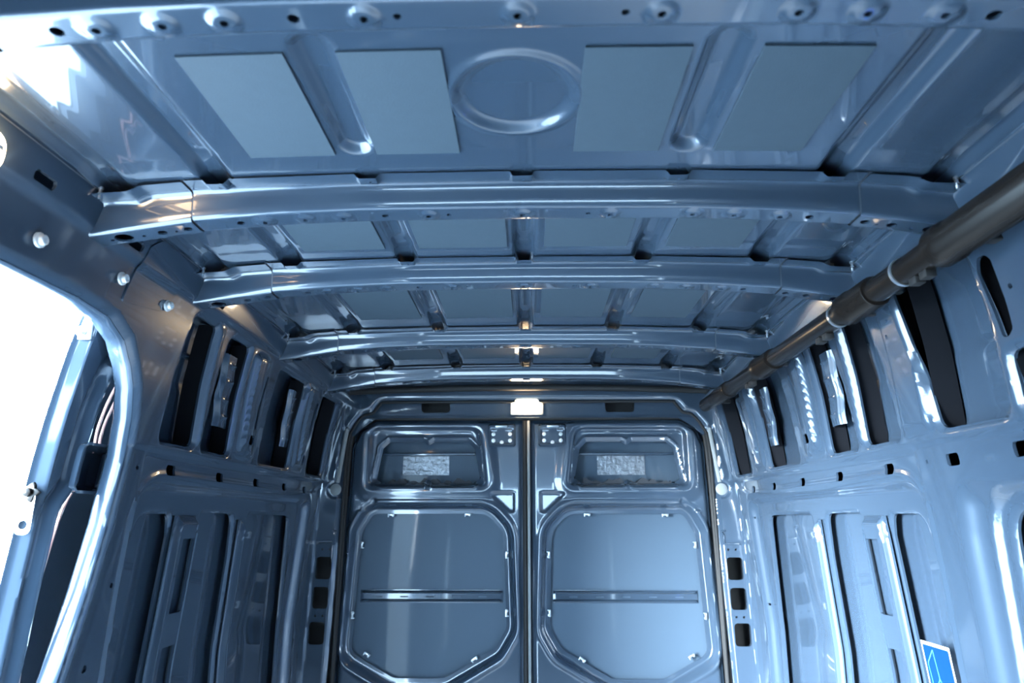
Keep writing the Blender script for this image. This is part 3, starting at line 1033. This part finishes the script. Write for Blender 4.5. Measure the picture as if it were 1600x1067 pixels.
# weld nuts and gussets along the left cant rail
nut = Piece('weld_nut', *lathe([(0, .013), (.004, .013), (.006, .009), (.012, .0085), (.013, .006), (.009, .005)], 14, 'x'), NUT)
for (y, z) in ((1.042, .452), (1.27, .467), (1.447, .467), (.80, .452)):
    nut.put(wall_left, (-(float(w(z)) - .003), y, z))
def patch(pts, th, s, wl, name, m):
    G = poly(pts, .006)
    bb = G.bb
    P, Q = sheet(lin(bb[0] - .004, bb[1] + .004, .008), lin(bb[2] - .004, bb[3] + .004, .006), lambda U, V: np.full_like(U, -th - .006) + .0 * U + .006 * smooth01((.511 - V) / .012), wallmap(s), [inv(G)], lip=((th + .001, 0),))
    make(name, P, Q, m, wl)
for s, wl in ((-1, wall_left),):
    patch([(1.325, .570), (1.30, .548), (1.30, .43), (1.445, .452), (1.46, .50), (1.44, .570)], .003, s, wl, 'gusset', PAINT)

# ------------------------------------------------------------------ black conduit along the right rail
PX, PZ = .726, .463
root = empty('cable_conduit', (PX, 1.7, PZ))
tag(root, 'long black plastic conduit with stepped collars running along the right roof rail', 'conduit')
V, F = lathe([(.42, .024), (.425, .026), (2.80, .026), (2.805, .024)], 28)
V = np.asarray(V) + np.array([PX, 0, PZ])
make('tube', V, F, BLACK, root)
def collar(y0, y1, r, fl):
    pr = [(y0, .0262), (y0, r * .93), (y0 + .004, r), (y1 - .05, r)] + ([(y1 - .046, r * 1.08), (y1 - .012, r * 1.08), (y1 - .008, r * .95)] if fl else [(y1 - .04, r * .97)]) + [(y1, .0275), (y1, .0262)]
    V, F = lathe(pr, 28)
    make('collar', np.asarray(V) + np.array([PX, 0, PZ]), F, BLACK, root)
for (a, b, r, fl) in ((.50, 1.15, .0345, True), (1.37, 1.515, .0335, True), (1.98, 2.13, .032, True), (2.45, 2.66, .030, False)):
    collar(a, b, r, fl)
ringP = Piece('clamp_ring', *lathe([(-.004, .0262), (-.004, .0285), (.004, .0285), (.004, .0262)], 28), STEEL)
for y in (1.26, 1.545):
    ringP.put(root, (PX, y, PZ))
V, F = [], []
lug = Piece('locating_lug', *box(-.008, .012, -.012, .012, -.038, -.022, .002), RUBBER_SHADE)
for y in (1.19, 1.225, 1.62, 1.66, 2.2, 2.24):
    lug.put(root, (PX, y, PZ))
brk = Piece('mounting_bracket', *box(0, .078, -.012, .012, -.006, .006, .002), RUBBER_SHADE)
for y in (1.10, 1.53, 2.05, 2.72):
    brk.put(root, (PX, y, PZ))

# ------------------------------------------------------------------ lamps
def lamp(name, loc, rot, L, lab, light_e):
    r = empty(name, loc)
    r.rotation_euler = rot
    tag(r, lab, 'lamp', 'interior lamps')
    def loc_make(nm, V, F, m):
        V = np.asarray(V, float).copy()
        o = make(nm, V + np.array([0, 0, -ZC]), F, m, None, org=(0, 0, -ZC))
        o.parent = r
        return o
    V, F = box(-L / 2 - .006, L / 2 + .006, -.008, .0, -.036, .036, .005)
    loc_make('lamp_base', V, F, LAMPB)
    # cushion-shaped lens
    us = lin(-1, 1, .1); U, W = np.meshgrid(us, us, indexing='ij')
    sq = lambda a: np.sign(a) * np.abs(a)
    x = L / 2 * U * (1 - .06 * W ** 2); z = .031 * W * (1 - .22 * np.abs(U) ** 4)
    y = -.008 - .020 * np.clip((1 - U ** 6) * (1 - W ** 4), 0, 1) ** .5
    n = len(us); idx = np.arange(n * n).reshape(n, n)
    Q = np.stack([idx[:-1, :-1], idx[1:, :-1], idx[1:, 1:], idx[:-1, 1:]], -1).reshape(-1, 4)
    ln = loc_make('lens', np.stack([x, y, z], -1).reshape(-1, 3), Q, LENS if L > .129 else LENS2)
    V, F = box(L * .26, L * .34, -.031, -.026, -.004, .004, .001)
    loc_make('switch', V, F, LAMPB)
    return r
lamp('interior_lamp', (.0, 2.985, .489), (0, 0, 0), .130, 'glowing warm oval lamp on the rear header above the meeting doors', 8)
lamp('interior_lamp', (-.776, .832, .522), (0, 0, math.radians(90)), .128, 'glowing warm lamp on the left roof rail over the sliding door opening', 8)

# ------------------------------------------------------------------ blue sticker
st = empty('sticker', (float(w(-.30)), 1.66, -.45))
tag(st, 'blue pictogram sticker with a white border on the right wall beside the lower recess', 'sticker')
Ya, Yb, Zt, Zb = 1.718, 1.607, -.257, -.46
def stick(name, pts, off, m):
    V = [(float(w(z)) - off + .005, y, z) for y, z in pts] + [(float(w(z)) - off + .0056, y, z) for y, z in pts]
    n = len(pts)
    F = [tuple(range(n)), tuple(range(2 * n - 1, n - 1, -1))] + [(i, (i + 1) % n, n + (i + 1) % n, n + i) for i in range(n)]
    make(name, V, F, m, st, smooth=False)
# vertical subdivisions keep it on the curved wall
def strip(name, ya, yb, za, zb, off, m, n=8):
    V = []; F = []
    for k in range(n + 1):
        z = za + (zb - za) * k / n
        V += [(float(w(z)) - off, ya, z), (float(w(z)) - off, yb, z)]
        if k: F.append((2 * k - 2, 2 * k - 1, 2 * k + 1, 2 * k))
    make(name, V, F, m, st, smooth=False)
ST0 = .0035 - .005
strip('border', Ya, Yb, Zt, Zb, ST0, WHITE)
strip('blue_field', Ya - .0055, Yb + .0055, Zt - .007, Zb + .006, ST0 + .0006, BLUE)
def sline(a, b, t=.0022):
    a = np.array(a); b = np.array(b); d = (b - a) / np.linalg.norm(b - a); nn = np.array([-d[1], d[0]]) * t / 2
    n = 6; V = []; F = []
    for k in range(n + 1):
        c = a + (b - a) * k / n
        for q in (c + nn, c - nn):
            V.append((float(w(q[1])) - ST0 - .0012, q[0], q[1]))
        if k: F.append((2 * k - 2, 2 * k - 1, 2 * k + 1, 2 * k))
    return np.array(V), F
def S(u, v):      # sticker coordinates: u to the near side 0..1, v down 0..1
    return (Ya + (Yb - Ya) * u, Zt + (Zb - Zt) * v)
segs = [((.40, .07), (.14, .22)), ((.14, .22), (.18, .52)), ((.40, .07), (.45, .36)), ((.45, .36), (.18, .52)), ((.45, .36), (.88, .64)), ((.18, .52), (.52, .76)), ((.52, .76), (.88, .64)), ((.52, .76), (.50, .90)), ((.88, .64), (.86, .80)), ((.50, .90), (.86, .80)), ((.30, .50), (.24, .60)), ((.40, .58), (.44, .66))]
V, F = join(*[sline(S(*a), S(*b)) for a, b in segs])
make('pictogram', V, F, CYAN, st, smooth=False)
V, F = join(sline(S(.52, .54), S(.66, .57), .005), sline(S(.54, .62), S(.68, .64), .005))
make('pictogram_mark', V, F, WHITE, st, smooth=False)

# ------------------------------------------------------------------ floor, cab shell and the yard outside
V, F = box(-.91, .91, -2.0, 3.06, -1.31, -1.25)
o = make('floor', V, F, FLOORM, smooth=False); tag(o, 'plain grey load floor of the van', 'floor', kind='structure')
# unseen cab shell: sides closed, windscreen slot narrowed to limit the front light
def cab():
    cabw = poly([(-1.15, -.22), (-.36, -.22), (-.36, .40), (-.95, .40)], .05)
    parts = []
    for s in (-1, 1):
        P, Q = sheet(lin(-1.9, Y0, .03), lin(-1.25, .60, .03), None, wallmap(s, .02), [], lip=((.04, 0),))
        parts.append((P, Q.tolist()))
    for s in (-1, 1):
        parts.append(box(s * .86 - .12, s * .86 + .12, Y0 - .02, Y0 - .012, -1.25, .62) if False else box(s * .90 - .10 if s > 0 else -.99, .99 if s > 0 else -.80, Y0 - .012, Y0 - .002, -1.25, -.02))
        parts.append(box(.83 if s > 0 else -.96, .96 if s > 0 else -.83, Y0 - .012, Y0 - .002, -.02, .62))
    parts.append(box(-.9, .9, -1.95, -1.9, -1.25, -.15))
    parts.append(box(-.9, .9, -1.95, -1.9, -.151, .15))
    parts.append(box(-.9, .9, -1.95, -1.45, .60, .62))
    parts.append(box(-.9, .9, -1.95, -1.9, .37, .62))
    return join(*parts)
V, F = cab()
o = make('wall_front', V, F, SHADE_BLACK); tag(o, 'cab side walls and dash wall at the front of the van, closed up to limit light', 'wall', kind='structure')
V, F = box(-40, 40, -40, 40, -1.95, -1.85)
o = make('ground', V, F, GROUND, smooth=False); tag(o, 'pale concrete yard under the van', 'ground', kind='structure')
